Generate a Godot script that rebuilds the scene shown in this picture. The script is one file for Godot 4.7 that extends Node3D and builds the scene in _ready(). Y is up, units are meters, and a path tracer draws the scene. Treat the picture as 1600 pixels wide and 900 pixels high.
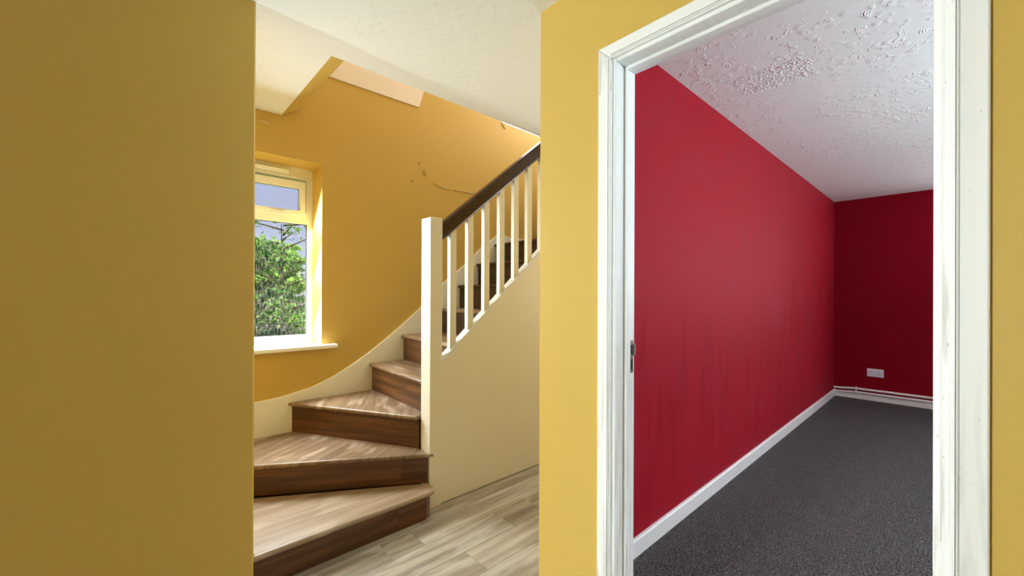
extends Node3D
# A hall with a winder stair on the left and a doorway into a red room on the right.
# x runs right along the doorway wall, -z runs into the red room; the camera stands at the origin, 1.2 m up.

const H := 2.3465          # ceiling height
const XW := -2.94          # inner face of the outer wall beside the stair
const XS := -2.008         # outer face of the stair string
const ZD := -1.216         # hall face of the doorway wall
const ZB := -1.33          # red-room face of the doorway wall
const XR := -1.008         # left wall of the red room
const ZF := -6.2615        # far wall of the red room
const ZE := -0.703         # front edge of the stairwell opening
const XE := -2.042         # side edge of the stairwell opening
const XL := -1.87          # face of the foreground wall
const WT := [0.15, 0.315, 0.505, 0.70, 0.895, 1.09, 1.285, 1.48, 1.675, 1.87, 2.065, 2.26]

var M := {}
var used := {}


class MB:
	var st := SurfaceTool.new()
	var xf := Transform3D.IDENTITY
	var turn := 0.0
	var shift := Vector2.ZERO
	var mul := Vector2.ONE
	var plan_uv := false

	func _init() -> void:
		st.begin(Mesh.PRIMITIVE_TRIANGLES)

	func uv(p: Vector3, n: Vector3) -> Vector2:
		var a := n.abs()
		var q := Vector2(p.x, -p.y)
		if plan_uv or a.y >= a.x and a.y >= a.z:
			q = Vector2(p.x, p.z)
		elif a.x >= a.z:
			q = Vector2(p.z, -p.y)
		return q.rotated(turn) * mul + shift

	func vert(p: Vector3, n: Vector3, face_n: Vector3) -> void:
		st.set_uv(uv(p, face_n))
		st.set_normal((xf.basis * n).normalized())
		st.add_vertex(xf * p)

	func tri(a: Vector3, b: Vector3, c: Vector3, na: Vector3, nb: Vector3, nc: Vector3) -> void:
		var g := (b - a).cross(c - a)
		if g.length_squared() < 1e-16:
			return
		var m := na + nb + nc
		if g.dot(m) > 0.0:
			vert(a, na, m); vert(c, nc, m); vert(b, nb, m)
		else:
			vert(a, na, m); vert(b, nb, m); vert(c, nc, m)

	func quad(a: Vector3, b: Vector3, c: Vector3, d: Vector3, n: Vector3) -> void:
		n = n.normalized()
		tri(a, b, c, n, n, n)
		tri(a, c, d, n, n, n)

	func at(axis: String, q: Vector2, t: float) -> Vector3:
		if axis == "x":
			return Vector3(t, q.y, q.x)
		if axis == "y":
			return Vector3(q.x, t, q.y)
		return Vector3(q.x, q.y, t)

	func inset(poly: PackedVector2Array, d: float) -> PackedVector2Array:
		if d <= 0.0:
			return poly
		var n := poly.size()
		var area := 0.0
		for i in n:
			area += poly[i].cross(poly[(i + 1) % n])
		var s := 1.0 if area > 0.0 else -1.0
		var r := PackedVector2Array()
		for i in n:
			var e0 := (poly[i] - poly[(i + n - 1) % n]).normalized()
			var e1 := (poly[(i + 1) % n] - poly[i]).normalized()
			var n0 := Vector2(-e0.y, e0.x) * s
			var n1 := Vector2(-e1.y, e1.x) * s
			var b := (n0 + n1).normalized()
			r.append(poly[i] + b * d / maxf(0.4, b.dot(n0)))
		return r

	# a plan drawn in the plane across `axis`, pushed out from t0 to t1, its rims rounded with radius ch
	func prism(poly: PackedVector2Array, axis: String, t0: float, t1: float, ch := 0.0, steps := 1) -> void:
		var rings := []
		var ax := at(axis, Vector2.ZERO, 1.0)
		if ch > 0.0:
			for k in steps + 1:
				var a := PI / 2 * k / steps
				rings.append([inset(poly, ch * (1.0 - sin(a))), t0 + ch * (1.0 - cos(a)), -cos(a), sin(a)])
			for k in steps + 1:
				var a := PI / 2 * (1.0 - float(k) / steps)
				rings.append([inset(poly, ch * (1.0 - sin(a))), t1 - ch * (1.0 - cos(a)), cos(a), sin(a)])
		else:
			rings = [[poly, t0, 0.0, 1.0], [poly, t1, 0.0, 1.0]]
		var n := poly.size()
		var area := 0.0
		for i in n:
			area += poly[i].cross(poly[(i + 1) % n])
		var s := 1.0 if area > 0.0 else -1.0
		for k in rings.size() - 1:
			for i in n:
				var j := (i + 1) % n
				var e := (poly[j] - poly[i]).normalized()
				var o := at(axis, Vector2(e.y, -e.x) * s, 0.0)
				var n0: Vector3 = (o * rings[k][3] + ax * rings[k][2]).normalized()
				var n1: Vector3 = (o * rings[k + 1][3] + ax * rings[k + 1][2]).normalized()
				if steps < 2:
					n0 = (n0 + n1).normalized()
					n1 = n0
				var a := at(axis, rings[k][0][i], rings[k][1])
				var b := at(axis, rings[k][0][j], rings[k][1])
				var c := at(axis, rings[k + 1][0][j], rings[k + 1][1])
				var d := at(axis, rings[k + 1][0][i], rings[k + 1][1])
				tri(a, b, c, n0, n0, n1)
				tri(a, c, d, n0, n1, n1)
		for e in [0, rings.size() - 1]:
			var q: PackedVector2Array = rings[e][0]
			var t: float = rings[e][1]
			var nn := ax * (-1.0 if e == 0 else 1.0)
			var ids := Geometry2D.triangulate_polygon(q)
			for i in range(0, ids.size(), 3):
				tri(at(axis, q[ids[i]], t), at(axis, q[ids[i + 1]], t), at(axis, q[ids[i + 2]], t), nn, nn, nn)

	func box(a: Vector3, b: Vector3, ch := 0.0, steps := 1) -> void:
		var lo := Vector3(minf(a.x, b.x), minf(a.y, b.y), minf(a.z, b.z))
		var hi := Vector3(maxf(a.x, b.x), maxf(a.y, b.y), maxf(a.z, b.z))
		var d := hi - lo
		var axis := "x"
		if d.y <= d.x and d.y <= d.z:
			axis = "y"
		elif d.z <= d.x:
			axis = "z"
		var q0 := Vector2(lo.x, lo.y)
		var q1 := Vector2(hi.x, hi.y)
		var t0 := lo.z
		var t1 := hi.z
		if axis == "x":
			q0 = Vector2(lo.z, lo.y); q1 = Vector2(hi.z, hi.y); t0 = lo.x; t1 = hi.x
		elif axis == "y":
			q0 = Vector2(lo.x, lo.z); q1 = Vector2(hi.x, hi.z); t0 = lo.y; t1 = hi.y
		var p := PackedVector2Array([q0, Vector2(q1.x, q0.y), q1, Vector2(q0.x, q1.y)])
		if ch > 0.0:   # the upright corners too
			var c := ch
			p = PackedVector2Array([Vector2(q0.x + c, q0.y), Vector2(q1.x - c, q0.y), Vector2(q1.x, q0.y + c), Vector2(q1.x, q1.y - c), Vector2(q1.x - c, q1.y), Vector2(q0.x + c, q1.y), Vector2(q0.x, q1.y - c), Vector2(q0.x, q0.y + c)])
		prism(p, axis, t0, t1, ch, steps)

	func tube(path: Array, r0: float, r1 := -1.0, seg := 10) -> void:
		if r1 < 0.0:
			r1 = r0
		var rings := []
		var up := Vector3.UP
		for i in path.size():
			var f: Vector3 = (path[mini(i + 1, path.size() - 1)] - path[maxi(i - 1, 0)]).normalized()
			if absf(f.dot(up)) > 0.95:
				up = Vector3.RIGHT
			var s := f.cross(up).normalized()
			var u := s.cross(f).normalized()
			var rr := lerpf(r0, r1, float(i) / maxi(1, path.size() - 1))
			var ring := []
			for k in seg:
				var a := TAU * k / seg
				var o := s * cos(a) + u * sin(a)
				ring.append([path[i] + o * rr, o])
			rings.append(ring)
		for i in rings.size() - 1:
			for k in seg:
				var l := (k + 1) % seg
				var a = rings[i][k]
				var b = rings[i][l]
				var c = rings[i + 1][l]
				var d = rings[i + 1][k]
				tri(a[0], b[0], c[0], a[1], b[1], c[1])
				tri(a[0], c[0], d[0], a[1], c[1], d[1])
		for e in [0, rings.size() - 1]:
			var nn: Vector3 = (path[0] - path[1]).normalized() if e == 0 else (path[-1] - path[-2]).normalized()
			for k in seg:
				tri(path[e], rings[e][k][0], rings[e][(k + 1) % seg][0], nn, nn, nn)

	# a slab lying in the plane across `axis` from t0 to t1, over u0..u1, v0..v1, with rectangular holes [u0, u1, v0, v1]
	func pierced(axis: String, t0: float, t1: float, u0: float, u1: float, v0: float, v1: float, holes: Array) -> void:
		var us := [u0, u1]
		var vs := [v0, v1]
		for h in holes:
			us += [h[0], h[1]]
			vs += [h[2], h[3]]
		us.sort()
		vs.sort()
		var ax := at(axis, Vector2.ZERO, 1.0)
		var solid := func(i: int, j: int) -> bool:
			if i < 0 or j < 0 or i >= us.size() - 1 or j >= vs.size() - 1:
				return false
			var cu: float = (us[i] + us[i + 1]) / 2
			var cv: float = (vs[j] + vs[j + 1]) / 2
			for h in holes:
				if cu > h[0] and cu < h[1] and cv > h[2] and cv < h[3]:
					return false
			return true
		for i in us.size() - 1:
			for j in vs.size() - 1:
				if us[i + 1] - us[i] < 1e-5 or vs[j + 1] - vs[j] < 1e-5 or not solid.call(i, j):
					continue
				var a := Vector2(us[i], vs[j])
				var b := Vector2(us[i + 1], vs[j])
				var c := Vector2(us[i + 1], vs[j + 1])
				var d := Vector2(us[i], vs[j + 1])
				for t in [t0, t1]:
					quad(at(axis, a, t), at(axis, b, t), at(axis, c, t), at(axis, d, t), ax * (1.0 if t == maxf(t0, t1) else -1.0))
				for side in [[a, b, 0, -1, Vector2(0, -1)], [b, c, 1, 0, Vector2(1, 0)], [c, d, 0, 1, Vector2(0, 1)], [d, a, -1, 0, Vector2(-1, 0)]]:
					if not solid.call(i + side[2], j + side[3]):
						quad(at(axis, side[0], t0), at(axis, side[1], t0), at(axis, side[1], t1), at(axis, side[0], t1), at(axis, side[4], 0.0))

	func done() -> ArrayMesh:
		return st.commit()


# ---------------------------------------------------------------- nodes

func numbered(called: String) -> String:
	var n: int = used.get(called, 0)
	used[called] = n + 1
	return called if n == 0 else "%s_%03d" % [called, n]


func obj(called: String, mb, mat: Material, parent: Node = self) -> MeshInstance3D:
	var o := MeshInstance3D.new()
	o.mesh = mb.done() if mb is MB else mb
	for k in o.mesh.get_surface_count():
		(o.mesh as ArrayMesh).surface_set_material(k, mat)
	if parent == self:
		o.name = numbered(called)
	else:
		var n := 0
		for c in parent.get_children():
			if c.get_meta("kindname", "") == called:
				n += 1
		o.name = called if n == 0 else "%s_%03d" % [called, n]
		o.set_meta("kindname", called)
	parent.add_child(o, true)
	return o


func tag(o: Node, label: String, category := "", group := "", kind := "") -> Node:
	o.set_meta("label", label)
	if category:
		o.set_meta("category", category)
	if group:
		o.set_meta("group", group)
	if kind:
		o.set_meta("kind", kind)
	return o


func struct(called: String, mb, mat: Material, label: String) -> MeshInstance3D:
	var o := obj(called, mb, mat)
	tag(o, label, "", "", "structure")
	return o


func base(called: String, where: Vector3, label: String, category := "", group := "", kind := "") -> Node3D:
	var o := Node3D.new()
	o.name = numbered(called)
	o.position = where
	add_child(o)
	tag(o, label, category, group, kind)
	return o


func pv(list: Array) -> PackedVector2Array:
	var r := PackedVector2Array()
	for p in list:
		r.append(Vector2(p[0], p[1]))
	return r


# ---------------------------------------------------------------- materials

func s8(r: float, g: float, b: float) -> Color:
	return Color(r / 255.0, g / 255.0, b / 255.0)


func noise(sd: int, freq: float, oct := 3, kind := FastNoiseLite.TYPE_SIMPLEX_SMOOTH) -> FastNoiseLite:
	var n := FastNoiseLite.new()
	n.seed = sd
	n.frequency = freq
	n.noise_type = kind
	n.fractal_octaves = oct
	return n


func mat(called: String, c: Color, rough := 0.6, spec := 0.5) -> StandardMaterial3D:
	var m := StandardMaterial3D.new()
	m.resource_name = called
	m.albedo_color = c
	m.roughness = rough
	m.metallic_specular = spec
	M[called] = m
	return m


func bumps(m: StandardMaterial3D, tex: Texture2D, scale_cm: float, per_m: float) -> void:
	m.heightmap_enabled = true
	m.heightmap_texture = tex
	m.heightmap_scale = scale_cm
	if per_m > 0.0:
		m.uv1_triplanar = true
		m.uv1_world_triplanar = true
		m.uv1_scale = Vector3.ONE * per_m


func noise_tex(n: FastNoiseLite, side: int) -> NoiseTexture2D:
	var t := NoiseTexture2D.new()
	t.width = side
	t.height = side
	t.seamless = true
	t.noise = n
	return t


func painted(w: int, h: int, f: Callable) -> ImageTexture:
	var im := Image.create(w, h, false, Image.FORMAT_RGBA8)
	for y in h:
		for x in w:
			im.set_pixel(x, y, f.call(x, y))
	return ImageTexture.create_from_image(im)


func wood(called: String, dark: Color, mid: Color, pale: Color, sd: int, rough: float, worn: Color, wear: float, metres := 1.0) -> StandardMaterial3D:
	var n1 := noise(sd, 0.02, 4)
	var n2 := noise(sd + 1, 0.05, 2)
	var n3 := noise(sd + 2, 0.012, 3)
	var n4 := noise(sd + 3, 0.03, 4)
	var f := func(x: int, y: int) -> Color:
		var bend := n3.get_noise_2d(x * 0.6, y * 0.15) * 9.0
		var a := n1.get_noise_2d((x + bend) * 2.2, y * 0.10) * 0.5 + 0.5
		var b := n2.get_noise_2d((x + bend) * 6.0, y * 0.16) * 0.5 + 0.5
		var c := dark.lerp(mid, clampf(a * 1.5, 0, 1)).lerp(pale, clampf((a - 0.45) * 1.4, 0, 1) * 0.8)
		c = c.lerp(dark, clampf((b - 0.62) * 2.4, 0, 0.6))
		var w := clampf((n4.get_noise_2d(x * 0.5, y * 0.16) - 0.12) * 3.0, 0, 1) * wear
		return c.lerp(worn, w)
	var m := mat(called, Color.WHITE, rough)
	m.albedo_texture = painted(512, 512, f)
	m.uv1_scale = Vector3(1.0 / metres, 1.0 / metres, 1.0)
	return m


func materials() -> void:
	var roller := noise_tex(noise(3, 0.06, 3), 256)
	var mustard := mat("mustard_paint", s8(205, 171, 84), 0.5, 0.4)
	bumps(mustard, roller, 0.015, 3.0)
	var cream := mat("cream_gloss_paint", s8(243, 239, 222), 0.38)
	bumps(cream, roller, 0.02, 2.0)
	mat("white_gloss_paint", s8(238, 239, 237), 0.35)
	mat("upvc", s8(240, 241, 240), 0.3)
	mat("white_pipe_paint", s8(238, 238, 236), 0.4)
	mat("pale_panel_paint", s8(240, 226, 206), 0.6)
	mat("hall_ceiling_paint", s8(238, 239, 234), 0.85)
	var stipple := noise(11, 0.035, 4)
	bumps(M.hall_ceiling_paint, noise_tex(stipple, 512), 0.16, 0.9)

	# grubby white paint of the door frame: grey smears and chips of its own
	var g1 := noise(21, 0.02, 4)
	var g2 := noise(22, 0.11, 2)
	var grub := mat("grubby_white_paint", Color.WHITE, 0.4)
	grub.albedo_texture = painted(256, 1024, func(x: int, y: int) -> Color:
		var c := s8(240, 241, 240)
		var low := clampf((y - 330.0) / 500.0, 0, 1)
		var smear := clampf((g1.get_noise_2d(x * 2.2, y * 0.25) - 0.08) * 2.2, 0, 1) * low * 0.55
		c = c.lerp(s8(178, 176, 168), smear)
		if g2.get_noise_2d(x * 2.0, y * 0.8) > 0.80 - 0.10 * low:
			c = c.lerp(s8(150, 146, 138), 0.5)
		return c)
	grub.uv1_scale = Vector3(3.5, 1.0 / 2.1, 1)

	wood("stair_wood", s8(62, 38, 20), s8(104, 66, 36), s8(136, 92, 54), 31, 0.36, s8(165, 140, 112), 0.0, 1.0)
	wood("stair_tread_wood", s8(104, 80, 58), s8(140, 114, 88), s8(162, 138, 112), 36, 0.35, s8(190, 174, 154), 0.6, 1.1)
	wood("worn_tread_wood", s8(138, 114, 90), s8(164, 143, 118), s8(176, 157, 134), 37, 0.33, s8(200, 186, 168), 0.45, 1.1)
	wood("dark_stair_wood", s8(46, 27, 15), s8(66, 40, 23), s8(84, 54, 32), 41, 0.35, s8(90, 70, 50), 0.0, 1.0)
	wood("handrail_wood", s8(38, 20, 11), s8(58, 32, 18), s8(72, 42, 24), 46, 0.28, s8(90, 70, 50), 0.0, 0.6)
	for k in 4:
		var t: float = [0.0, 14.0, -12.0, 6.0][k]
		wood("vinyl_plank_%s" % ["grey", "pale", "brown", "sand"][k], s8(124 + t, 112 + t, 96 + t), s8(170 + t, 158 + t, 140 + t), s8(198 + t, 189 + t, 174 + t), 51 + k * 7, 0.42, s8(200, 194, 184), 0.5, 1.3)
	mat("joint", s8(62, 52, 42), 0.9)

	# carpet
	var c1 := noise(71, 0.16, 3)
	var c2 := noise(72, 0.02, 3)
	var carpet := mat("charcoal_carpet", Color.WHITE, 0.98, 0.2)
	carpet.albedo_texture = painted(512, 512, func(x: int, y: int) -> Color:
		var v := c1.get_noise_2d(x, y) * 52.0 + c2.get_noise_2d(x, y) * 6.0
		return s8(90 + v, 87 + v, 88 + v))
	bumps(carpet, noise_tex(noise(73, 0.14, 3), 512), 1.2, 0.0)
	carpet.uv1_scale = Vector3(1.25, 1.25, 1)

	# red paint, with darker damp streaks running down the lower half of the side wall
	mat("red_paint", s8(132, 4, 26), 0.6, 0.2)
	bumps(M.red_paint, roller, 0.015, 3.0)
	var r1 := noise(81, 0.03, 3)
	var r2 := noise(82, 0.012, 3)
	var streaky := mat("streaked_red_paint", Color.WHITE, 0.6, 0.22)
	streaky.albedo_texture = painted(1024, 512, func(x: int, y: int) -> Color:
		var u := x / 1024.0        # 0 at the door, 1 at the far corner
		var v := y / 512.0         # 0 at the ceiling
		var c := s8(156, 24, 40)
		var top := 0.60 - 0.22 * smoothstep(0.35, 0.75, u) + r2.get_noise_2d(x * 2.4, 0) * 0.30
		var run := clampf(r1.get_noise_2d(x * 0.7, y * 0.16) * 1.6 + 0.25, 0, 1)
		var k := smoothstep(top - 0.02, top + 0.10 + 0.08 * run, v) * run * (1.0 - 0.7 * smoothstep(0.0, 0.35, v - top))
		c = c.lerp(s8(122, 8, 24), k * 0.6)
		var fine := clampf(r1.get_noise_2d(x * 2.4 + 500, y * 0.04) * 1.5, 0, 1) * smoothstep(0.45, 0.9, v)
		c = c.lerp(s8(176, 34, 50), fine * 0.35)
		var old := smoothstep(0.05, 0.35, r2.get_noise_2d(x * 0.9 + 300, y * 0.9))
		return c.lerp(s8(152, 38, 52), old * 0.35))

	# combed plaster of the red room's ceiling
	mat("combed_plaster", s8(232, 229, 227), 0.75)
	M.combed_plaster.heightmap_enabled = true
	M.combed_plaster.heightmap_scale = 0.65
	M.combed_plaster.heightmap_texture = combed()

	mat("brass_worn", s8(150, 142, 130), 0.35).metallic = 0.9
	mat("dark_gap", s8(40, 36, 32), 0.9)
	mat("socket_plastic", s8(226, 230, 238), 0.35)
	mat("rubber_seal", s8(38, 38, 36), 0.7)
	mat("sill_paint", s8(242, 240, 230), 0.35)
	mat("bare_plaster", s8(216, 190, 132), 0.9)
	var pane := mat("clear_glass", Color(0.95, 0.97, 1.0, 0.04), 0.02)
	pane.transparency = BaseMaterial3D.TRANSPARENCY_ALPHA
	# textured glass: fine upright ripples that scatter a little light
	var v1 := noise(91, 0.09, 3)
	var v2 := noise(92, 0.03, 2)
	var rip := mat("rippled_glass", Color.WHITE, 0.2)
	rip.transparency = BaseMaterial3D.TRANSPARENCY_ALPHA
	rip.backlight_enabled = true
	rip.backlight = Color(0.9, 0.9, 0.9)
	rip.albedo_texture = painted(256, 512, func(x: int, y: int) -> Color:
		var a := v1.get_noise_2d(x * 3.0, y * 0.3) * 0.5 + 0.5
		var b := v2.get_noise_2d(x, y) * 0.5 + 0.5
		return Color(1, 1, 1, clampf((a - 0.48) * 0.7, 0.0, 0.16) * (0.5 + 0.6 * b) + 0.01))
	rip.uv1_scale = Vector3(2.0, 1.0, 1)

	mat("lawn", s8(120, 150, 70), 0.95)
	mat("bark", s8(74, 62, 46), 0.9)
	for t in [["leaf_dark", 70, 128, 22], ["leaf_mid", 84, 132, 40], ["leaf_pale", 160, 204, 84]]:
		var l := mat(t[0], s8(t[1], t[2], t[3]), 0.5)
		l.backlight_enabled = true
		l.backlight = s8(t[1], t[2], t[3]) * 0.8
	mat("outside_render", s8(200, 196, 188), 0.9)


# height of a hand-combed ceiling: many small fans of parallel arcs over a 3.2 x 5 m field
func combed() -> ImageTexture:
	var w := 1024
	var h := 1600
	var f := PackedFloat32Array()
	f.resize(w * h)
	f.fill(0.35)
	var r := RandomNumberGenerator.new()
	r.seed = 7
	var fade := noise(8, 0.006, 2)
	for k in 9000:
		var cx := r.randf() * w
		var cy := r.randf() * h
		var strong := clampf(0.6 + fade.get_noise_2d(cx, cy) * 0.9, 0.3, 1.0)
		var a0 := r.randf() * TAU
		var span := r.randf_range(0.5, 1.2)
		var r0 := r.randf_range(3, 12)
		for ring in r.randi_range(2, 4):
			var rad := r0 + ring * 3.0
			var n := int(rad * span * 1.3)
			var lift := r.randf_range(0.2, 0.6)
			for i in n:
				var a := a0 + span * i / n
				var x := int(cx + cos(a) * rad)
				var y := int(cy + sin(a) * rad)
				if x > 0 and y > 0 and x < w - 1 and y < h - 1:
					var v := 0.35 + lift * strong * sin(PI * i / n)
					f[y * w + x] = v
					f[y * w + x + 1] = maxf(f[y * w + x + 1], v * 0.8)
					f[(y + 1) * w + x] = maxf(f[(y + 1) * w + x], v * 0.8)
	var im := Image.create_from_data(w, h, false, Image.FORMAT_RF, f.to_byte_array())
	im.convert(Image.FORMAT_RGBA8)
	return ImageTexture.create_from_image(im)


# ---------------------------------------------------------------- lights

func daylight(called: String, at: Vector3, towards: Vector3, size: Vector2, energy: float, c: Color) -> void:
	var l := AreaLight3D.new()
	l.name = called
	l.area_size = size
	l.area_range = 20.0
	l.light_energy = energy
	l.light_color = c
	l.shadow_enabled = true
	add_child(l)
	l.look_at_from_position(at, at + towards, Vector3.UP if absf(towards.normalized().y) < 0.9 else Vector3.RIGHT)


func _ready() -> void:
	# camera
	var cam := Camera3D.new()
	cam.name = "camera"
	var yaw := deg_to_rad(47.201)
	var pitch := deg_to_rad(0.085)
	var roll := deg_to_rad(0.215)
	var fwd := Vector3(-sin(yaw) * cos(pitch), sin(pitch), -cos(yaw) * cos(pitch))
	var right := Vector3(cos(yaw), 0, -sin(yaw))
	var up := right.cross(fwd)
	var r2 := right * cos(roll) + up * sin(roll)
	var u2 := up * cos(roll) - right * sin(roll)
	cam.transform = Transform3D(Basis(r2, u2, -fwd), Vector3(0, 1.2, 0))
	cam.projection = Camera3D.PROJECTION_FRUSTUM
	cam.near = 0.05
	cam.far = 200.0
	cam.size = 900.0 / 643.19 * cam.near
	cam.frustum_offset = Vector2(0, (460.24 - 450.0) / 643.19 * cam.near)
	add_child(cam)
	cam.current = true

	# sky and exposure
	var env := Environment.new()
	var sky := Sky.new()
	var sm := ProceduralSkyMaterial.new()
	sm.sky_top_color = s8(120, 150, 215)
	sm.sky_horizon_color = s8(206, 214, 240)
	sm.ground_horizon_color = s8(190, 196, 190)
	sm.ground_bottom_color = s8(120, 125, 100)
	sm.sky_curve = 0.25
	sky.sky_material = sm
	env.background_mode = Environment.BG_SKY
	env.sky = sky
	env.background_energy_multiplier = 1.0
	env.tonemap_mode = Environment.TONE_MAPPER_LINEAR
	env.tonemap_exposure = 1.0
	env.sdfgi_enabled = true
	env.ssao_enabled = true
	env.ssil_enabled = true
	var we := WorldEnvironment.new()
	we.name = "world_environment"
	we.environment = env
	add_child(we)

	# the sun stands high over the house: it reaches the garden and only the sills of the rooms
	var sun := DirectionalLight3D.new()
	sun.name = "sun"
	sun.light_energy = 2.1
	sun.light_color = Color(1.0, 0.96, 0.88)
	sun.light_angular_distance = 0.5
	sun.shadow_enabled = true
	sun.sky_mode = DirectionalLight3D.SKY_MODE_LIGHT_ONLY
	add_child(sun)
	sun.look_at_from_position(Vector3(0.3, 0.93, 0.2), Vector3.ZERO)

	# daylight through the windows, one light in each opening
	for k in 3:   # the sky's light comes down through the stair window, a third of the pane each
		daylight("stair_window_daylight_%d" % k, Vector3(-3.03, 1.10 + 0.36 * k, -0.69), Vector3(1, -0.75, 0), Vector2(0.44, 0.34), [1.05, 1.3, 1.55][k], Color(0.93, 0.98, 1.0))
	daylight("upper_window_daylight", Vector3(-2.98, 3.45, -3.05), Vector3(1, -0.15, 0), Vector2(0.85, 1.05), 2.2, Color(1.0, 0.98, 0.95))
	daylight("landing_window_daylight", Vector3(-2.5, 3.6, -3.57), Vector3(0, -0.45, 1), Vector2(0.75, 1.1), 3.3, Color(1.0, 0.97, 0.93))
	daylight("front_window_daylight", Vector3(-1.62, 1.2, 4.74), Vector3(0.0, -0.08, -1), Vector2(0.4, 1.85), 24.0, Color(0.92, 0.98, 1.0))
	daylight("passage_window_daylight", Vector3(-1.58, 1.4, -4.24), Vector3(-0.1, 0.7, 1), Vector2(0.6, 0.9), 3.2, Color(0.95, 0.98, 1.0))
	daylight("red_room_window_daylight", Vector3(1.25, 1.5, -6.2), Vector3(-0.1, 0.35, 1), Vector2(1.3, 1.2), 4.2, Color(0.95, 0.98, 1.0))
	daylight("red_room_side_daylight", Vector3(2.1, 1.3, -2.6), Vector3(-0.15, 1, 0.0), Vector2(1.5, 0.6), 19.5, Color(0.84, 0.97, 1.0))
	daylight("red_room_side_daylight_low", Vector3(2.15, 1.3, -2.15), Vector3(-1, -1.2, 0.0), Vector2(1.2, 1.4), 3.2, Color(0.95, 0.98, 1.0))

	materials()
	shell()
	stair_window()
	doorway()
	staircase()
	red_room()
	outside()


# ---------------------------------------------------------------- the setting

func shell() -> void:
	var b := MB.new()
	# outer wall, with the stair window and the upper window
	b.pierced("x", -3.24, XW, -3.7, 0.5, -0.3, 4.75, [[-0.954, -0.42, 0.862, 2.087], [-3.48, -2.585, 2.842, 4.0]])
	var w := struct("wall_outer", b, M.mustard_paint, "mustard outer wall beside the stairs with peeling hairline cracks")
	# peeled paint: curled ridges and flakes that stand off the plaster
	var paths := [
		[[2.124, -1.826], [2.113, -1.86], [2.102, -1.905], [2.097, -1.95], [2.0965, -1.99]],
		[[2.10, -2.02], [2.104, -2.09], [2.107, -2.15], [2.104, -2.2], [2.112, -2.26]],
		[[2.205, -1.735], [2.185, -1.748], [2.172, -1.758]], [[2.265, -1.69], [2.25, -1.70]],
		[[2.108, -1.638], [2.098, -1.642]], [[2.27, -0.56], [2.278, -0.60], [2.272, -0.64]], [[2.79, -2.62], [2.83, -2.58]],
	]
	for i in paths.size():
		b = MB.new()
		var p: Array = paths[i]
		for k in p.size() - 1:
			var t0 := 0.012 * sin(PI * (k + 0.15) / p.size()) + 0.0015
			var t1 := 0.012 * sin(PI * (k + 1.1) / p.size()) + 0.0015
			var a := Vector3(XW, p[k][0], p[k][1])
			var c := Vector3(XW, p[k + 1][0], p[k + 1][1])
			var s0 := Vector3(0.009, t0 * 0.2, 0)
			var s1 := Vector3(0.009, t1 * 0.2, 0)
			b.quad(a + Vector3(0, t0 * 0.6, 0), c + Vector3(0, t1 * 0.6, 0), c + s1, a + s0, Vector3(0.7, 0.7, 0))
			b.quad(a + s0, c + s1, c - Vector3(0, t1 * 0.6, 0), a - Vector3(0, t0 * 0.6, 0), Vector3(0.7, -0.7, 0))
		obj("paint_flake", b, M.bare_plaster, w)

	b = MB.new()   # foreground wall, its free end slightly eased
	b.prism(pv([[XL, 0.8], [XL, -0.351], [XL - 0.006, -0.357], [XL - 0.094, -0.357], [XL - 0.1, -0.351], [XL - 0.1, 0.8]]), "y", 0.0, H)
	w = struct("wall_left", b, M.mustard_paint, "large plain mustard wall filling the left of the view")
	var rr := RandomNumberGenerator.new()
	rr.seed = 5
	for k in 16:
		b = MB.new()
		var z := rr.randf_range(-0.32, 0.25)
		var y := 0.35 + rr.randf() * rr.randf() * 1.2
		var l := rr.randf_range(0.002, 0.010)
		b.box(Vector3(XL - 0.001, y, z), Vector3(XL + 0.0006, y + 0.0014, z + l))
		obj("paint_chip", b, M.bare_plaster, w)

	b = MB.new()   # return wall that closes the stair on the near side
	b.box(Vector3(XW, 0, -0.2), Vector3(XL - 0.1, H, -0.1))
	struct("wall_stair", b, M.mustard_paint, "mustard return wall closing the near side of the stairs")

	b = MB.new()   # doorway wall
	b.pierced("z", ZB, ZD, -1.147, 4.6, 0.0, H, [[-0.815, 0.005, -1.0, 2.022]])
	struct("wall_front", b, M.mustard_paint, "bright mustard wall round the white doorway")

	b = MB.new()   # between the passage and the red room: mustard one side, red on the other
	b.box(Vector3(-1.147, 0, -6.4), Vector3(XR - 0.012, H, ZB))
	struct("wall_passage", b, M.mustard_paint, "mustard side of the wall between passage and red room")

	b = MB.new()
	b.pierced("z", -4.4, -4.3, XS - 0.003, -1.147, 0.0, H, [[-1.93, -1.23, 0.9, 2.1]])
	struct("wall_passage_end", b, M.mustard_paint, "mustard wall with a window closing the far end of the passage")

	b = MB.new()   # hall behind the camera
	b.pierced("z", 4.8, 4.9, XL - 0.1, 4.6, 0.0, H, [[-1.84, -1.38, 0.25, 2.2]])
	struct("wall_back", b, M.mustard_paint, "mustard hall wall behind the camera with a tall window opening")
	b = MB.new()
	b.box(Vector3(XL - 0.1, 0, 0.8), Vector3(XL, H, 4.8))
	struct("wall_left_rear", b, M.mustard_paint, "mustard hall wall left of and behind the camera")
	b = MB.new()
	b.box(Vector3(4.5, 0, ZD), Vector3(4.6, H, 4.9))
	struct("wall_right", b, M.mustard_paint, "mustard hall wall to the right of the camera")

	# hall floor: screed under single vinyl planks
	b = MB.new()
	b.box(Vector3(-3.0, -0.12, -6.4), Vector3(4.6, -0.004, 4.9))
	var fl := struct("floor", b, M.joint, "grey-brown wood-effect plank floor of the hall")
	planks(fl)

	# hall ceiling with the stairwell cut out, its front lip a sloped mustard soffit
	b = MB.new()
	b.pierced("y", H, 2.6, XW, 4.6, -6.4, 4.9, [[XW - 0.001, XE, -3.6, ZE]])
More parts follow.
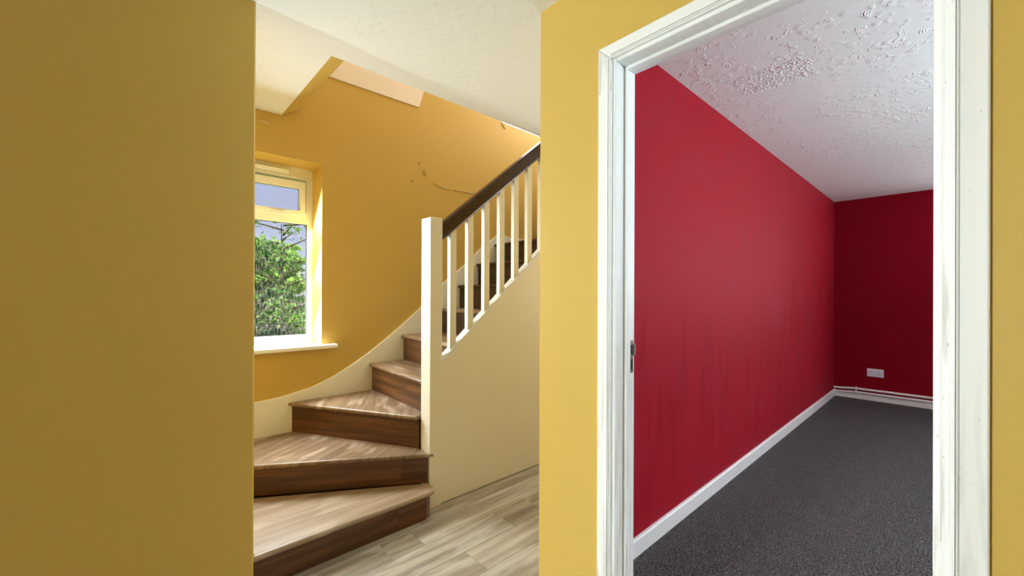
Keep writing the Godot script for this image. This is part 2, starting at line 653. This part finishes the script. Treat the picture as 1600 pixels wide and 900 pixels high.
	struct("ceiling", b, M.hall_ceiling_paint, "cream stippled hall ceiling cut back round the stairwell")
	b = MB.new()
	b.prism(pv([[ZE, H], [-0.80, 2.405], [-0.80, 2.6], [ZE, 2.6]]), "x", XW, XE - 0.001)
	struct("trim_1", b, M.mustard_paint, "sloped mustard soffit along the front edge of the stairwell")
	b = MB.new()   # white boxing on the wall above
	b.prism(pv([[-0.85, 2.697], [-1.69, 2.703], [-1.81, 3.1], [-0.85, 3.1]]), "x", XW, XW + 0.012)
	struct("trim_2", b, M.pale_panel_paint, "pale boxed panel high on the wall seen through the stairwell")

	# upstairs, as far as the stairwell shows it
	b = MB.new()
	b.pierced("z", -3.7, -3.6, XW, XE, 0.0, 4.75, [[-2.92, -2.1, 3.0, 4.2]])
	struct("wall_stairwell_end", b, M.pale_panel_paint, "pale wall closing the far end of the stairwell upstairs")
	b = MB.new()
	b.box(Vector3(-1.2, 2.6, -3.7), Vector3(-1.1, 4.75, -0.6))
	b.box(Vector3(XE, 2.6, -3.7), Vector3(-1.2, 4.75, -3.6))
	b.box(Vector3(XW, 2.6, -0.7), Vector3(-1.2, 4.75, -0.6))
	struct("wall_upper", b, M.pale_panel_paint, "pale landing walls upstairs round the stairwell")
	b = MB.new()
	b.box(Vector3(-3.24, 4.75, -3.7), Vector3(-1.1, 4.85, -0.6))
	struct("ceiling_upper", b, M.hall_ceiling_paint, "plain white landing ceiling upstairs")

	plain_window("window_2", "x", -3.12, Vector2(-3.48, 2.842), Vector2(-2.585, 4.0), "white upstairs window, its sill just showing over the stairs")
	plain_window("window_3", "z", -3.66, Vector2(-2.92, 3.0), Vector2(-2.1, 4.2), "white landing window upstairs at the end of the stairwell")
	plain_window("window_7", "z", -4.36, Vector2(-1.93, 0.9), Vector2(-1.23, 2.1), "white window at the far end of the passage beside the stairs")
	plain_window("window_4", "z", 4.86, Vector2(-1.84, 0.25), Vector2(-1.38, 2.2), "tall white hall window behind the camera")


# a white frame with one pane, standing across `axis`
func plain_window(called: String, axis: String, t: float, lo: Vector2, hi: Vector2, label: String) -> void:
	var o := base(called, Vector3.ZERO, label, "", "", "structure")
	var b := MB.new()
	var f := 0.055
	b.pierced(axis, t - 0.03, t + 0.03, lo.x, hi.x, lo.y, hi.y, [[lo.x + f, hi.x - f, lo.y + f, hi.y - f]])
	obj("window_frame", b, M.upvc, o)
	b = MB.new()
	b.pierced(axis, t - 0.004, t + 0.004, lo.x + f, hi.x - f, lo.y + f, hi.y - f, [])
	obj("pane", b, M.clear_glass, o)


func planks(fl: Node) -> void:
	var r := RandomNumberGenerator.new()
	r.seed = 17
	var names := ["grey", "pale", "brown", "sand"]
	var ends := {0: -1.04, 1: -1.47, 2: -1.15, 3: -0.75, 4: -1.9}   # joints that the photograph shows
	for i in range(-2, 20):
		var x0 := -1.90 + 0.17 * i
		var x1 := x0 + 0.17
		if x1 > 1.4:
			break
		var z1: float = ends.get(i, r.randf_range(-1.3, -0.4)) + 2.4
		while z1 > -4.3:
			var a := minf(z1, 2.65)
			var c := maxf(z1 - 1.2, -4.3)
			z1 -= 1.2
			# the doorway wall and the red room take the rest of a board that reaches them
			if x1 > -1.15 and c < ZD:
				if x0 < -1.16:
					piece(MB.new(), fl, x0, -1.147, c, minf(a, ZD), r, names)
				c = ZD
			if a - c > 0.03:
				piece(MB.new(), fl, x0, x1, c, a, r, names)


func piece(b: MB, fl: Node, x0: float, x1: float, z0: float, z1: float, r: RandomNumberGenerator, names: Array) -> void:
	b.shift = Vector2(r.randf(), r.randf())
	b.box(Vector3(x0 + 0.0006, -0.004, z0 + 0.0006), Vector3(x1 - 0.0006, 0.0, z1 - 0.0006), 0.0012)
	obj("plank", b, M["vinyl_plank_" + names[r.randi() % 4]], fl)


# ---------------------------------------------------------------- the stair window

func stair_window() -> void:
	var o := base("window_1", Vector3(-3.14, 0.862, -0.69), "white plastic window with rippled lower glass beside the stairs", "", "", "structure")
	var z0 := -0.954
	var z1 := -0.42
	var at := -o.position
	var b := MB.new()
	b.xf.origin = at
	# outer frame: two lights one above the other
	b.pierced("x", -3.21, -3.14, z0, z1, 0.862, 2.087, [[z0 + 0.026, z1 - 0.026, 0.912, 1.70], [z0 + 0.042, z1 - 0.042, 1.775, 2.005]])
	b.box(Vector3(-3.14, 2.012, z0 + 0.004), Vector3(-3.134, 2.020, z1 - 0.004))
	obj("window_frame", b, M.upvc, o)
	b = MB.new()
	b.xf.origin = at
	var k := 0.026
	b.pierced("x", -3.17, -3.142, z0 + 0.022, z1 - 0.022, 0.908, 1.704, [[z0 + k + 0.004, z1 - k - 0.004, 0.916, 1.697]])
	obj("glazing_bead", b, M.upvc, o)
	b = MB.new()
	b.xf.origin = at
	b.pierced("x", -3.185, -3.128, z0 + 0.05, z1 - 0.05, 1.757, 1.990, [[z0 + 0.084, z1 - 0.084, 1.785, 1.944]])
	b.pierced("x", -3.16, -3.140, z0 + 0.07, z1 - 0.07, 1.775, 1.958, [[z0 + 0.086, z1 - 0.086, 1.787, 1.942]])
	var sash := obj("top_sash", b, M.upvc, o)
	b = MB.new()
	b.xf.origin = at
	b.box(Vector3(-3.128, 1.766, -0.80), Vector3(-3.112, 1.776, -0.66), 0.003)
	b.box(Vector3(-3.112, 1.752, -0.755), Vector3(-3.098, 1.770, -0.70), 0.004)
	b.box(Vector3(-3.106, 1.742, -0.79), Vector3(-3.098, 1.756, -0.66), 0.003)
	obj("handle", b, M.upvc, sash)
	b = MB.new()
	b.xf.origin = at
	b.box(Vector3(-3.139, 2.034, -0.80), Vector3(-3.124, 2.060, z1 - 0.02), 0.004)
	b.box(Vector3(-3.124, 2.050, -0.79), Vector3(-3.115, 2.056, z1 - 0.03), 0.002)
	obj("trickle_vent", b, M.upvc, o)
	b = MB.new()
	b.xf.origin = at
	b.pierced("x", -3.176, -3.172, z0 + 0.082, z1 - 0.082, 1.783, 1.946, [])
	obj("pane", b, M.clear_glass, o)
	b = MB.new()
	b.xf.origin = at
	b.pierced("x", -3.182, -3.178, z0 + 0.028, z1 - 0.028, 0.914, 1.70, [])
	obj("pane", b, M.rippled_glass, o)
	b = MB.new()
	b.xf.origin = at
	b.pierced("x", -3.174, -3.168, z0 + 0.028, z1 - 0.028, 0.914, 1.70, [[z0 + 0.034, z1 - 0.034, 0.919, 1.694]])
	b.pierced("x", -3.166, -3.162, z0 + 0.082, z1 - 0.082, 1.783, 1.946, [[z0 + 0.087, z1 - 0.087, 1.788, 1.941]])
	obj("seal", b, M.rubber_seal, o)
	b = MB.new()   # sill board with horns past the opening
	b.xf.origin = at
	b.prism(pv([[-3.139, z0], [-3.139, z1], [XW, z1], [XW, z1 + 0.07], [-2.885, z1 + 0.07], [-2.885, -1.044], [XW, -1.044], [XW, z0]]), "y", 0.833, 0.862, 0.008, 4)
	obj("window_sill", b, M.sill_paint, o)


# ---------------------------------------------------------------- the doorway

func doorway() -> void:
	var o := base("door_1", Vector3.ZERO, "white painted door frame without a door, opening into the red room", "", "", "structure")
	var x0 := -0.79      # opening between the linings
	var x1 := -0.022
	var top := 1.998
	for s in [-1, 1]:
		var x: float = x0 if s < 0 else x1
		var b := MB.new()
		b.shift = Vector2(0.1, -0.1 + 0.4 * (s + 1))
		b.box(Vector3(x, 0, ZB - 0.004), Vector3(x + s * 0.026, top + 0.026, ZD + 0.004), 0.002)
		var j := obj("door_lining", b, M.grubby_white_paint, o)
		b = MB.new()
		b.box(Vector3(x - s * 0.012, 0, -1.29), Vector3(x, top, -1.262), 0.002)
		obj("door_stop", b, M.grubby_white_paint, o)
		# architrave: a flat outer board with a rounded inner bead, mitred at the head
		b = MB.new()
		var e: float = x + s * 0.012
		var f: float = x + s * 0.066
		b.shift = Vector2(0.33 if s < 0 else 0.7, -0.2)
		b.xf = Transform3D.IDENTITY
		b.prism(pv([[e, 0], [f, 0], [f, top + 0.064], [e, top + 0.012]]), "z", ZD, ZD + 0.016, 0.005, 3)
		obj("architrave", b, M.grubby_white_paint, o)
		b = MB.new()
		b.box(Vector3(e + s * 0.004, 0, ZD + 0.012), Vector3(e + s * 0.014, top + 0.016, ZD + 0.021), 0.004, 3)
		obj("architrave_bead", b, M.grubby_white_paint, o)
		if s < 0:
			b = MB.new()
			b.box(Vector3(x - 0.001, 0.925, ZB + 0.006), Vector3(x + 0.0015, 1.04, ZB + 0.026))
			b.box(Vector3(x - 0.001, 0.985, ZB - 0.009), Vector3(x + 0.004, 1.028, ZB + 0.006), 0.001)
			var pl := obj("strike_plate", b, M.brass_worn, j)
			b = MB.new()
			b.box(Vector3(x, 0.99, ZB + 0.011), Vector3(x + 0.002, 1.024, ZB + 0.022))
			b.box(Vector3(x, 0.937, ZB + 0.011), Vector3(x + 0.002, 0.972, ZB + 0.022))
			obj("latch_hole", b, M.dark_gap, j)
	var b := MB.new()
	b.box(Vector3(x0, top, ZB - 0.004), Vector3(x1, top + 0.024, ZD + 0.004), 0.002)
	obj("head_lining", b, M.grubby_white_paint, o)
	b = MB.new()
	b.box(Vector3(x0 + 0.012, top - 0.012, -1.29), Vector3(x1 - 0.012, top, -1.262), 0.002)
	obj("door_stop", b, M.white_gloss_paint, o)
	b = MB.new()
	b.prism(pv([[x0 - 0.012, top + 0.012], [x1 + 0.012, top + 0.012], [x1 + 0.066, top + 0.064], [x0 - 0.066, top + 0.064]]), "z", ZD, ZD + 0.016, 0.005, 3)
	obj("architrave", b, M.white_gloss_paint, o)
	b = MB.new()
	b.box(Vector3(x0 - 0.016, top + 0.016, ZD + 0.012), Vector3(x1 + 0.016, top + 0.026, ZD + 0.021), 0.004, 3)
	obj("architrave_bead", b, M.white_gloss_paint, o)
	b = MB.new()
	b.box(Vector3(x0, -0.003, ZB), Vector3(x1, 0.006, ZD - 0.03), 0.003)
	obj("threshold", b, M.brass_worn, o)


# ---------------------------------------------------------------- the stairs

func tread(o: Node, called: String, plan: Array, y: float, m: Material, turn: float) -> void:
	var b := MB.new()
	b.turn = turn
	b.shift = Vector2(y * 3.7, y * 1.9)
	b.plan_uv = true
	b.prism(pv(plan), "y", y - 0.026, y, 0.012, 4)
	obj(called, b, m, o)


func riser(o: Node, a: Vector2, c: Vector2, y0: float, y1: float, m: Material) -> void:
	var d := (c - a).normalized()
	var n := Vector2(-d.y, d.x) * 0.016
	var b := MB.new()
	b.shift = Vector2(0.3 * y1, 0.7 * y0)
	b.turn = PI / 2
	b.prism(PackedVector2Array([a, c, c + n, a + n]), "y", y0, y1 - 0.026)
	obj("riser", b, m, o)


func staircase() -> void:
	var o := base("staircase", Vector3.ZERO, "brown wooden winder staircase with white newel, balusters and strings", "staircase")
	var W := -2.92     # face of the wall string
	var S := -2.06     # inner face of the outer string
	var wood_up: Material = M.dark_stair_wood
	# step 1, its end curled round to the newel
	var t1 := [[-1.902, -0.36], [-1.902, -1.13], [-1.9, -1.165], [-1.905, -1.19], [-1.92, -1.21], [-1.945, -1.222], [-1.98, -1.228], [-2.03, -1.228], [-2.03, -1.19], [-2.62, -0.21], [-1.972, -0.21], [-1.972, -0.36]]
	tread(o, "tread", t1, WT[0], M.worn_tread_wood, 0.0)
	var b := MB.new()
	b.turn = PI / 2
	b.prism(pv([[-1.922, -0.36], [-1.922, -1.13], [-1.925, -1.165], [-1.938, -1.19], [-1.96, -1.204], [-2.0, -1.21], [-2.0, -1.19], [-1.965, -1.188], [-1.945, -1.17], [-1.94, -1.13], [-1.94, -0.36]]), "y", 0.0, WT[0] - 0.026)
	obj("riser", b, M.stair_wood, o)
	# winders 2 to 4
	tread(o, "tread", [[-1.990, -1.228], [-2.0, -1.214], [-2.473, -0.45], [-2.622, -0.21], [W, -0.21], [W, -0.81], [-2.105, -1.262], [-2.103, -1.228]], WT[1], M.stair_tread_wood, 0.55)
	riser(o, Vector2(-2.012, -1.222), Vector2(-2.638, -0.21), WT[0], WT[1], M.stair_wood)
	tread(o, "tread", [[-2.103, -1.197], [W, -0.745], [W, -1.345], [-2.103, -1.31]], WT[2], M.stair_tread_wood, 1.07)
	riser(o, Vector2(-2.103, -1.221), Vector2(W, -0.768), WT[1], WT[2], M.stair_wood)
	tread(o, "tread", [[-2.103, -1.247], [W, -1.281], [W, -1.60], [S, -1.50], [S, -1.312], [-2.103, -1.312]], WT[3], M.stair_tread_wood, 1.55)
	riser(o, Vector2(-2.103, -1.270), Vector2(W, -1.304), WT[2], WT[3], M.stair_wood)
	# straight flight
	var zs := [-1.44, -1.78, -2.055, -2.262, -2.475]
	var zw := [-1.535, -1.845, -2.065, -2.265, -2.475]
	for k in 5:
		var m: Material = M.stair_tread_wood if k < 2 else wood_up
		var nz: float = zs[k + 1] if k < 4 else -2.62
		var nw: float = zw[k + 1] if k < 4 else -3.06
		tread(o, "tread", [[S, zs[k]], [W, zw[k]], [W, nw - 0.04], [S, nz - 0.04]], WT[4 + k], m, 1.57)
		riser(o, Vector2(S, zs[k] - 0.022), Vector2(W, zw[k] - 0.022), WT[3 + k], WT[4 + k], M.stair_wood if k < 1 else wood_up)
	# winders at the top turn right, behind the doorway wall
	tread(o, "tread", [[S, -2.62], [W, -3.06], [W, -3.59], [-2.86, -3.59], [S, -2.68]], WT[9], wood_up, 2.0)
	riser(o, Vector2(S, -2.642), Vector2(W, -3.082), WT[8], WT[9], wood_up)
	tread(o, "tread", [[S, -2.66], [-2.86, -3.57], [-2.48, -3.59], [S, -2.75]], WT[10], wood_up, 2.4)
	riser(o, Vector2(S, -2.69), Vector2(-2.86, -3.59), WT[9], WT[10], wood_up)
	tread(o, "tread", [[S, -2.72], [-2.50, -3.58], [S, -3.59]], WT[11], wood_up, 2.8)
	riser(o, Vector2(S, -2.76), Vector2(-2.46, -3.59), WT[10], WT[11], wood_up)

	# wall string: white board with its top edge swept up in a curve
	var top := [[-0.21, 0.520], [-0.53, 0.531], [-0.70, 0.545], [-0.887, 0.580], [-1.03, 0.635], [-1.168, 0.707], [-1.29, 0.782], [-1.416, 0.869], [-1.55, 0.97], [-1.693, 1.084], [-1.80, 1.185], [-1.913, 1.292], [-2.04, 1.388], [-2.166, 1.480], [-2.27, 1.575], [-2.358, 1.653], [-2.45, 1.712], [-2.530, 1.772], [-2.56, 1.776], [-2.715, 1.748], [-3.59, 1.78]]
	var board := []
	for p in top:
		board.append(p)
	for p in [[-3.59, 1.40], [-2.5, 1.32], [-1.5, 0.45], [-1.1, 0.08], [-0.21, 0.05]]:
		board.append(p)
	b = MB.new()
	b.prism(pv(board), "x", XW, W, 0.003)
	obj("wall_string", b, M.cream_gloss_paint, o)

	# outer string with a thin capping, and the spandrel panel below it
	var cap := func(z: float) -> float: return 0.805 + 0.84 * (-1.307 - z)
	b = MB.new()
	b.prism(pv([[-1.31, cap.call(-1.31)], [-2.6, cap.call(-2.6)], [-2.6, cap.call(-2.6) - 0.40], [-1.31, cap.call(-1.31) - 0.34]]), "x", S, XS, 0.002)
	obj("outer_string", b, M.cream_gloss_paint, o)
	b = MB.new()
	b.prism(pv([[-1.31, cap.call(-1.31) + 0.016], [-2.6, cap.call(-2.6) + 0.016], [-2.6, cap.call(-2.6)], [-1.31, cap.call(-1.31)]]), "x", S - 0.006, XS + 0.006, 0.003)
	obj("string_capping", b, M.white_gloss_paint, o)
	b = MB.new()
	b.prism(pv([[-1.31, 0.004], [-1.31, cap.call(-1.31) - 0.34], [-2.6, cap.call(-2.6) - 0.40], [-2.6, H - 0.01], [-6.29, H - 0.01], [-6.29, 0.004]]), "x", XS - 0.03, XS - 0.003)
	obj("spandrel_panel", b, M.cream_gloss_paint, o)

	# newel post
	b = MB.new()
	b.box(Vector3(-2.101, 0.0, -1.309), Vector3(-2.0, 1.638, -1.231), 0.003)
	obj("newel_post", b, M.cream_gloss_paint, o)
	b = MB.new()
	b.tube([Vector3(-2.001, 0.300, -1.243), Vector3(-1.992, 0.300, -1.243)], 0.008, 0.006, 10)
	obj("dowel_end", b, M.brass_worn, o)

	# handrail, plumb-cut into the newel
	var rail := func(z: float) -> float: return 1.606 + 0.816 * (-1.305 - z)
	b = MB.new()
	b.turn = atan(0.816) + PI / 2
	b.prism(pv([[-1.306, rail.call(-1.306)], [-2.75, rail.call(-2.75)], [-2.75, rail.call(-2.75) - 0.106], [-1.306, rail.call(-1.306) - 0.106]]), "x", -2.077, -2.008, 0.016, 4)
	obj("handrail", b, M.handrail_wood, o)

	# balusters, plain square bars cut to the slope at both ends
	for k in 9:
		var z0 := -1.374 - 0.1275 * k
		var z1 := z0 - 0.043
		b = MB.new()
		b.prism(pv([[z0, cap.call(z0) + 0.014], [z1, cap.call(z1) + 0.014], [z1, rail.call(z1) - 0.103], [z0, rail.call(z0) - 0.103]]), "x", -2.048, -2.016, 0.0015)
		obj("baluster", b, M.cream_gloss_paint, o)


# ---------------------------------------------------------------- the red room

func red_room() -> void:
	# side wall, its own skin so that the streaks run over it once
	var b := MB.new()
	b.mul = Vector2(1.0 / (ZF - ZB), 1.0 / H)
	b.shift = Vector2(-ZB / (ZF - ZB), 1.0)
	b.pierced("x", XR - 0.012, XR, ZF, ZB, 0.0, H, [])
	struct("wall_side", b, M.streaked_red_paint, "red side wall of the far room streaked with darker damp runs")
	b = MB.new()
	b.pierced("z", ZF - 0.2, ZF, XR, 2.3, 0.0, H, [[0.6, 1.9, 0.9, 2.1]])
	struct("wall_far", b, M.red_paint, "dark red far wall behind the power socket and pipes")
	b = MB.new()
	b.pierced("x", 2.2, 2.4, ZF, ZB, 0.0, H, [[-3.5, -1.5, 0.5, 2.1]])
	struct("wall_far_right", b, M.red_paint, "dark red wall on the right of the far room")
	b = MB.new()
	b.box(Vector3(-0.9, 0, ZB - 0.012), Vector3(-0.82, H, ZB))
	b.box(Vector3(XR, 0, ZB - 0.012), Vector3(-0.9, H, ZB))
	b.box(Vector3(0.05, 0, ZB - 0.012), Vector3(2.2, H, ZB))
	b.box(Vector3(-0.82, 2.03, ZB - 0.012), Vector3(0.05, H, ZB))
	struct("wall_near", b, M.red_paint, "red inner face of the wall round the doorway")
	plain_window("window_5", "z", ZF - 0.12, Vector2(0.6, 0.9), Vector2(1.9, 2.1), "white window in the far wall of the red room")

	plain_window("window_6", "x", 2.34, Vector2(-3.5, 0.5), Vector2(-1.5, 2.1), "white window in the right wall of the red room")

	b = MB.new()
	b.box(Vector3(XR, -0.004, ZF), Vector3(2.2, 0.004, ZB))
	struct("floor_red_room", b, M.charcoal_carpet, "charcoal short-pile carpet of the red room")

	# ceiling plaster, a skin with its own relief
	b = MB.new()
	b.mul = Vector2(1.0 / 3.2, 1.0 / 5.0)
	b.shift = Vector2(0.4, 0.3)
	b.box(Vector3(XR, H - 0.003, ZF), Vector3(2.2, H, ZB))
	var ce := struct("ceiling_red_room", b, M.combed_plaster, "white combed plaster ceiling of the red room")
	# the lumpy patched square near the door
	var lump := noise(61, 9.0, 3, FastNoiseLite.TYPE_CELLULAR)
	lump.cellular_return_type = FastNoiseLite.RETURN_DISTANCE2_SUB
	lump.frequency = 60.0
	var nx := 70
	var nz := 52
	var grid := []
	for j in nz + 1:
		var row := []
		for i in nx + 1:
			var u := float(i) / nx
			var v := float(j) / nz
			var x := lerpf(-0.84, -0.46, u)
			var z := lerpf(-2.32, -2.60, v)
			var edge := smoothstep(0.0, 0.12, minf(minf(u, 1 - u), minf(v, 1 - v)) + 0.04 * sin(x * 60) * cos(z * 47))
			var d := (0.001 + 0.014 * clampf(lump.get_noise_2d(x, z) + 0.8, 0, 1)) * edge
			row.append(Vector3(x, H - 0.002 - d, z))
		grid.append(row)
	b = MB.new()
	for j in nz:
		for i in nx:
			var n0 := ((grid[j][i + 1] - grid[j][i]) as Vector3).cross(grid[j + 1][i] - grid[j][i]).normalized()
			if n0.y > 0:
				n0 = -n0
			b.tri(grid[j][i], grid[j][i + 1], grid[j + 1][i + 1], n0, n0, n0)
			b.tri(grid[j][i], grid[j + 1][i + 1], grid[j + 1][i], n0, n0, n0)
	obj("plaster_patch", b, mat("lump_plaster", s8(228, 224, 222), 0.8), ce)

	b = MB.new()
	b.prism(pv([[XR, 0.003], [XR + 0.016, 0.003], [XR + 0.016, 0.076], [XR + 0.01, 0.084], [XR, 0.084]]), "z", ZF, ZB - 0.012)
	struct("baseboard_side", b, M.white_gloss_paint, "white skirting board along the red side wall")
	b = MB.new()
	b.prism(pv([[ZF, 0.003], [ZF + 0.016, 0.003], [ZF + 0.016, 0.064], [ZF + 0.01, 0.072], [ZF, 0.072]]), "x", XR + 0.016, 2.2)
	struct("baseboard_far", b, M.white_gloss_paint, "white skirting board along the red far wall below the pipes")

	# two heating pipes that run along the far wall
	for k in 2:
		var y: float = [0.124, 0.082][k]
		var t := base("heating_pipe", Vector3(XR, y, ZF + 0.03), "upper of the two white heating pipes along the red far wall" if k == 0 else "lower of the two white heating pipes just above the far skirting board", "pipe", "")
		b = MB.new()
		var path := []
		for s in [[0.002, -0.014], [0.06, -0.013], [0.10, -0.009], [0.16, -0.003], [0.22, 0.0], [0.8, 0.002], [1.5, 0.006], [2.4, 0.006]]:
			path.append(Vector3(s[0], s[1], 0))
		b.tube(path, 0.0125, -1.0, 12)
		obj("pipe", b, M.white_pipe_paint, t)
	var cl := base("pipe_clip", Vector3(-0.80, 0.104, ZF), "small white double clip holding both heating pipes to the far wall", "pipe clip")
	b = MB.new()
	b.box(Vector3(-0.009, -0.034, 0), Vector3(0.009, 0.036, 0.018), 0.003)
	obj("clip_body", b, M.white_pipe_paint, cl)
	b = MB.new()
	b.box(Vector3(-0.008, -0.035, 0.030), Vector3(0.008, -0.005, 0.044), 0.004)
	b.box(Vector3(-0.008, 0.007, 0.030), Vector3(0.008, 0.037, 0.044), 0.004)
	obj("clip_strap", b, M.white_pipe_paint, cl)

	# double power socket
	var so := base("power_socket", Vector3(-0.632, 0.324, ZF), "white double power socket low on the dark red far wall", "socket")
	b = MB.new()
	b.box(Vector3(-0.073, -0.046, 0), Vector3(0.073, 0.046, 0.006), 0.002)
	b.box(Vector3(-0.070, -0.043, 0.006), Vector3(0.070, 0.043, 0.011), 0.004, 3)
	obj("faceplate", b, M.socket_plastic, so)
	for s in [-1, 1]:
		b = MB.new()
		var cx: float = s * 0.036
		for q in [[0.0, 0.009, 0.004, 0.005], [-0.011, -0.019, 0.004, 0.003], [0.011, -0.019, 0.004, 0.003]]:
			b = MB.new()
			b.box(Vector3(cx + q[0] - q[2], q[1] - q[3], 0.0105), Vector3(cx + q[0] + q[2], q[1] + q[3], 0.0114))
			obj("pin_hole", b, M.dark_gap, so)
		b = MB.new()
		b.xf = Transform3D(Basis(Vector3.RIGHT, 0.12), Vector3(s * 0.012, 0.026, 0.012))
		b.box(Vector3(-0.006, -0.009, -0.003), Vector3(0.006, 0.009, 0.003), 0.0015)
		obj("rocker_switch", b, M.socket_plastic, so)
	for s in [-1, 1]:
		b = MB.new()
		b.tube([Vector3(s * 0.06, 0, 0.0105), Vector3(s * 0.06, 0, 0.0118)], 0.003, 0.0028, 8)
		obj("screw", b, M.dark_gap, so)


# ---------------------------------------------------------------- outside

func leaf_mesh() -> ArrayMesh:
	var b := MB.new()
	var n := Vector3(0, 1, 0)
	var a := Vector3(0, 0, 0)
	var l := Vector3(-0.32, 0.06, 0.45)
	var r := Vector3(0.32, 0.06, 0.45)
	var t := Vector3(0, -0.08, 1.0)
	b.tri(a, l, t, n, n, n)
	b.tri(a, t, r, n, n, n)
	return b.done()


func shrub(called: String, at: Vector3, height: float, spread: float, sprays: int, per: int, size: float, m: Material, label: String, cat: String, sd: int, group := "") -> void:
	var o := base(called, at, label, cat, group)
	var r := RandomNumberGenerator.new()
	r.seed = sd
	var stems := MB.new()
	var where := []
	stems.tube([Vector3.ZERO, Vector3(0.02, height * 0.5, 0.01), Vector3(0, height * 0.95, 0.03)], 0.02 * height, 0.005, 6)
	for k in sprays:
		var hy := height * (0.12 + 0.88 * float(k) / sprays)
		var ang := k * 2.39996 + r.randf() * 0.5
		var reach := spread * (1.0 - 0.55 * hy / height) * r.randf_range(0.7, 1.15)
		var dir := Vector3(cos(ang), r.randf_range(-0.15, 0.55), sin(ang))
		var p0 := Vector3(0, hy, 0)
		var p1 := p0 + dir * reach * 0.55
		var p2 := p0 + dir * reach + Vector3(0, -0.06 * reach, 0)
		stems.tube([p0, p1, p2], 0.007 * height, 0.002, 5)
		for j in per:
			var t := r.randf_range(0.2, 1.05)
			var p := p0.lerp(p1, t * 2.0) if t < 0.5 else p1.lerp(p2, t * 2.0 - 1.0)
			p += Vector3(r.randfn(), r.randfn() * 0.45, r.randfn()) * reach * 0.14
			var basis := Basis(Vector3.UP, r.randf() * TAU) * Basis(Vector3.RIGHT, r.randf_range(-0.5, 0.9)) * Basis(Vector3.BACK, r.randf_range(-0.6, 0.6))
			where.append(Transform3D(basis.scaled(Vector3.ONE * size * r.randf_range(0.7, 1.3)), p))
	obj("stem", stems, M.bark, o)
	var mm := MultiMesh.new()
	mm.transform_format = MultiMesh.TRANSFORM_3D
	mm.mesh = leaf_mesh()
	mm.instance_count = where.size()
	for i in where.size():
		mm.set_instance_transform(i, where[i])
	var mi := MultiMeshInstance3D.new()
	mi.name = "foliage"
	mi.multimesh = mm
	mi.material_override = m
	mi.set_meta("kind", "stuff")
	o.add_child(mi, true)


func outside() -> void:
	var b := MB.new()
	b.box(Vector3(-40, -0.5, -30), Vector3(-3.24, -0.3, 20))
	struct("ground", b, M.lawn, "green lawn outside the stair window")
	shrub("leafy_shrub", Vector3(-5.3, -0.3, -0.80), 2.0, 0.85, 70, 90, 0.08, M.leaf_dark, "dark green leafy shrub close outside the stair window", "shrub", 3)
	shrub("young_tree", Vector3(-8.2, -0.3, -2.0), 2.9, 1.3, 30, 22, 0.08, M.leaf_mid, "thin-branched young tree seen through the rippled glass", "tree", 4)
	for k in 4:
		shrub("hedge_shrub", Vector3(-10.6 - 0.5 * (k % 2), -0.3, -0.6 - 1.9 * k), 2.4 + 0.25 * (k % 2), 0.95, 90, 170, 0.15, M.leaf_pale, ["pale green hedge shrub beyond the lawn, behind the dark leafy shrub", "taller pale green hedge shrub just right of the dark leafy shrub", "pale green hedge shrub beyond the lawn, behind the young tree", "pale green hedge shrub at the right end of the hedge"][k], "shrub", 10 + k, "pale hedge shrubs beyond the lawn")
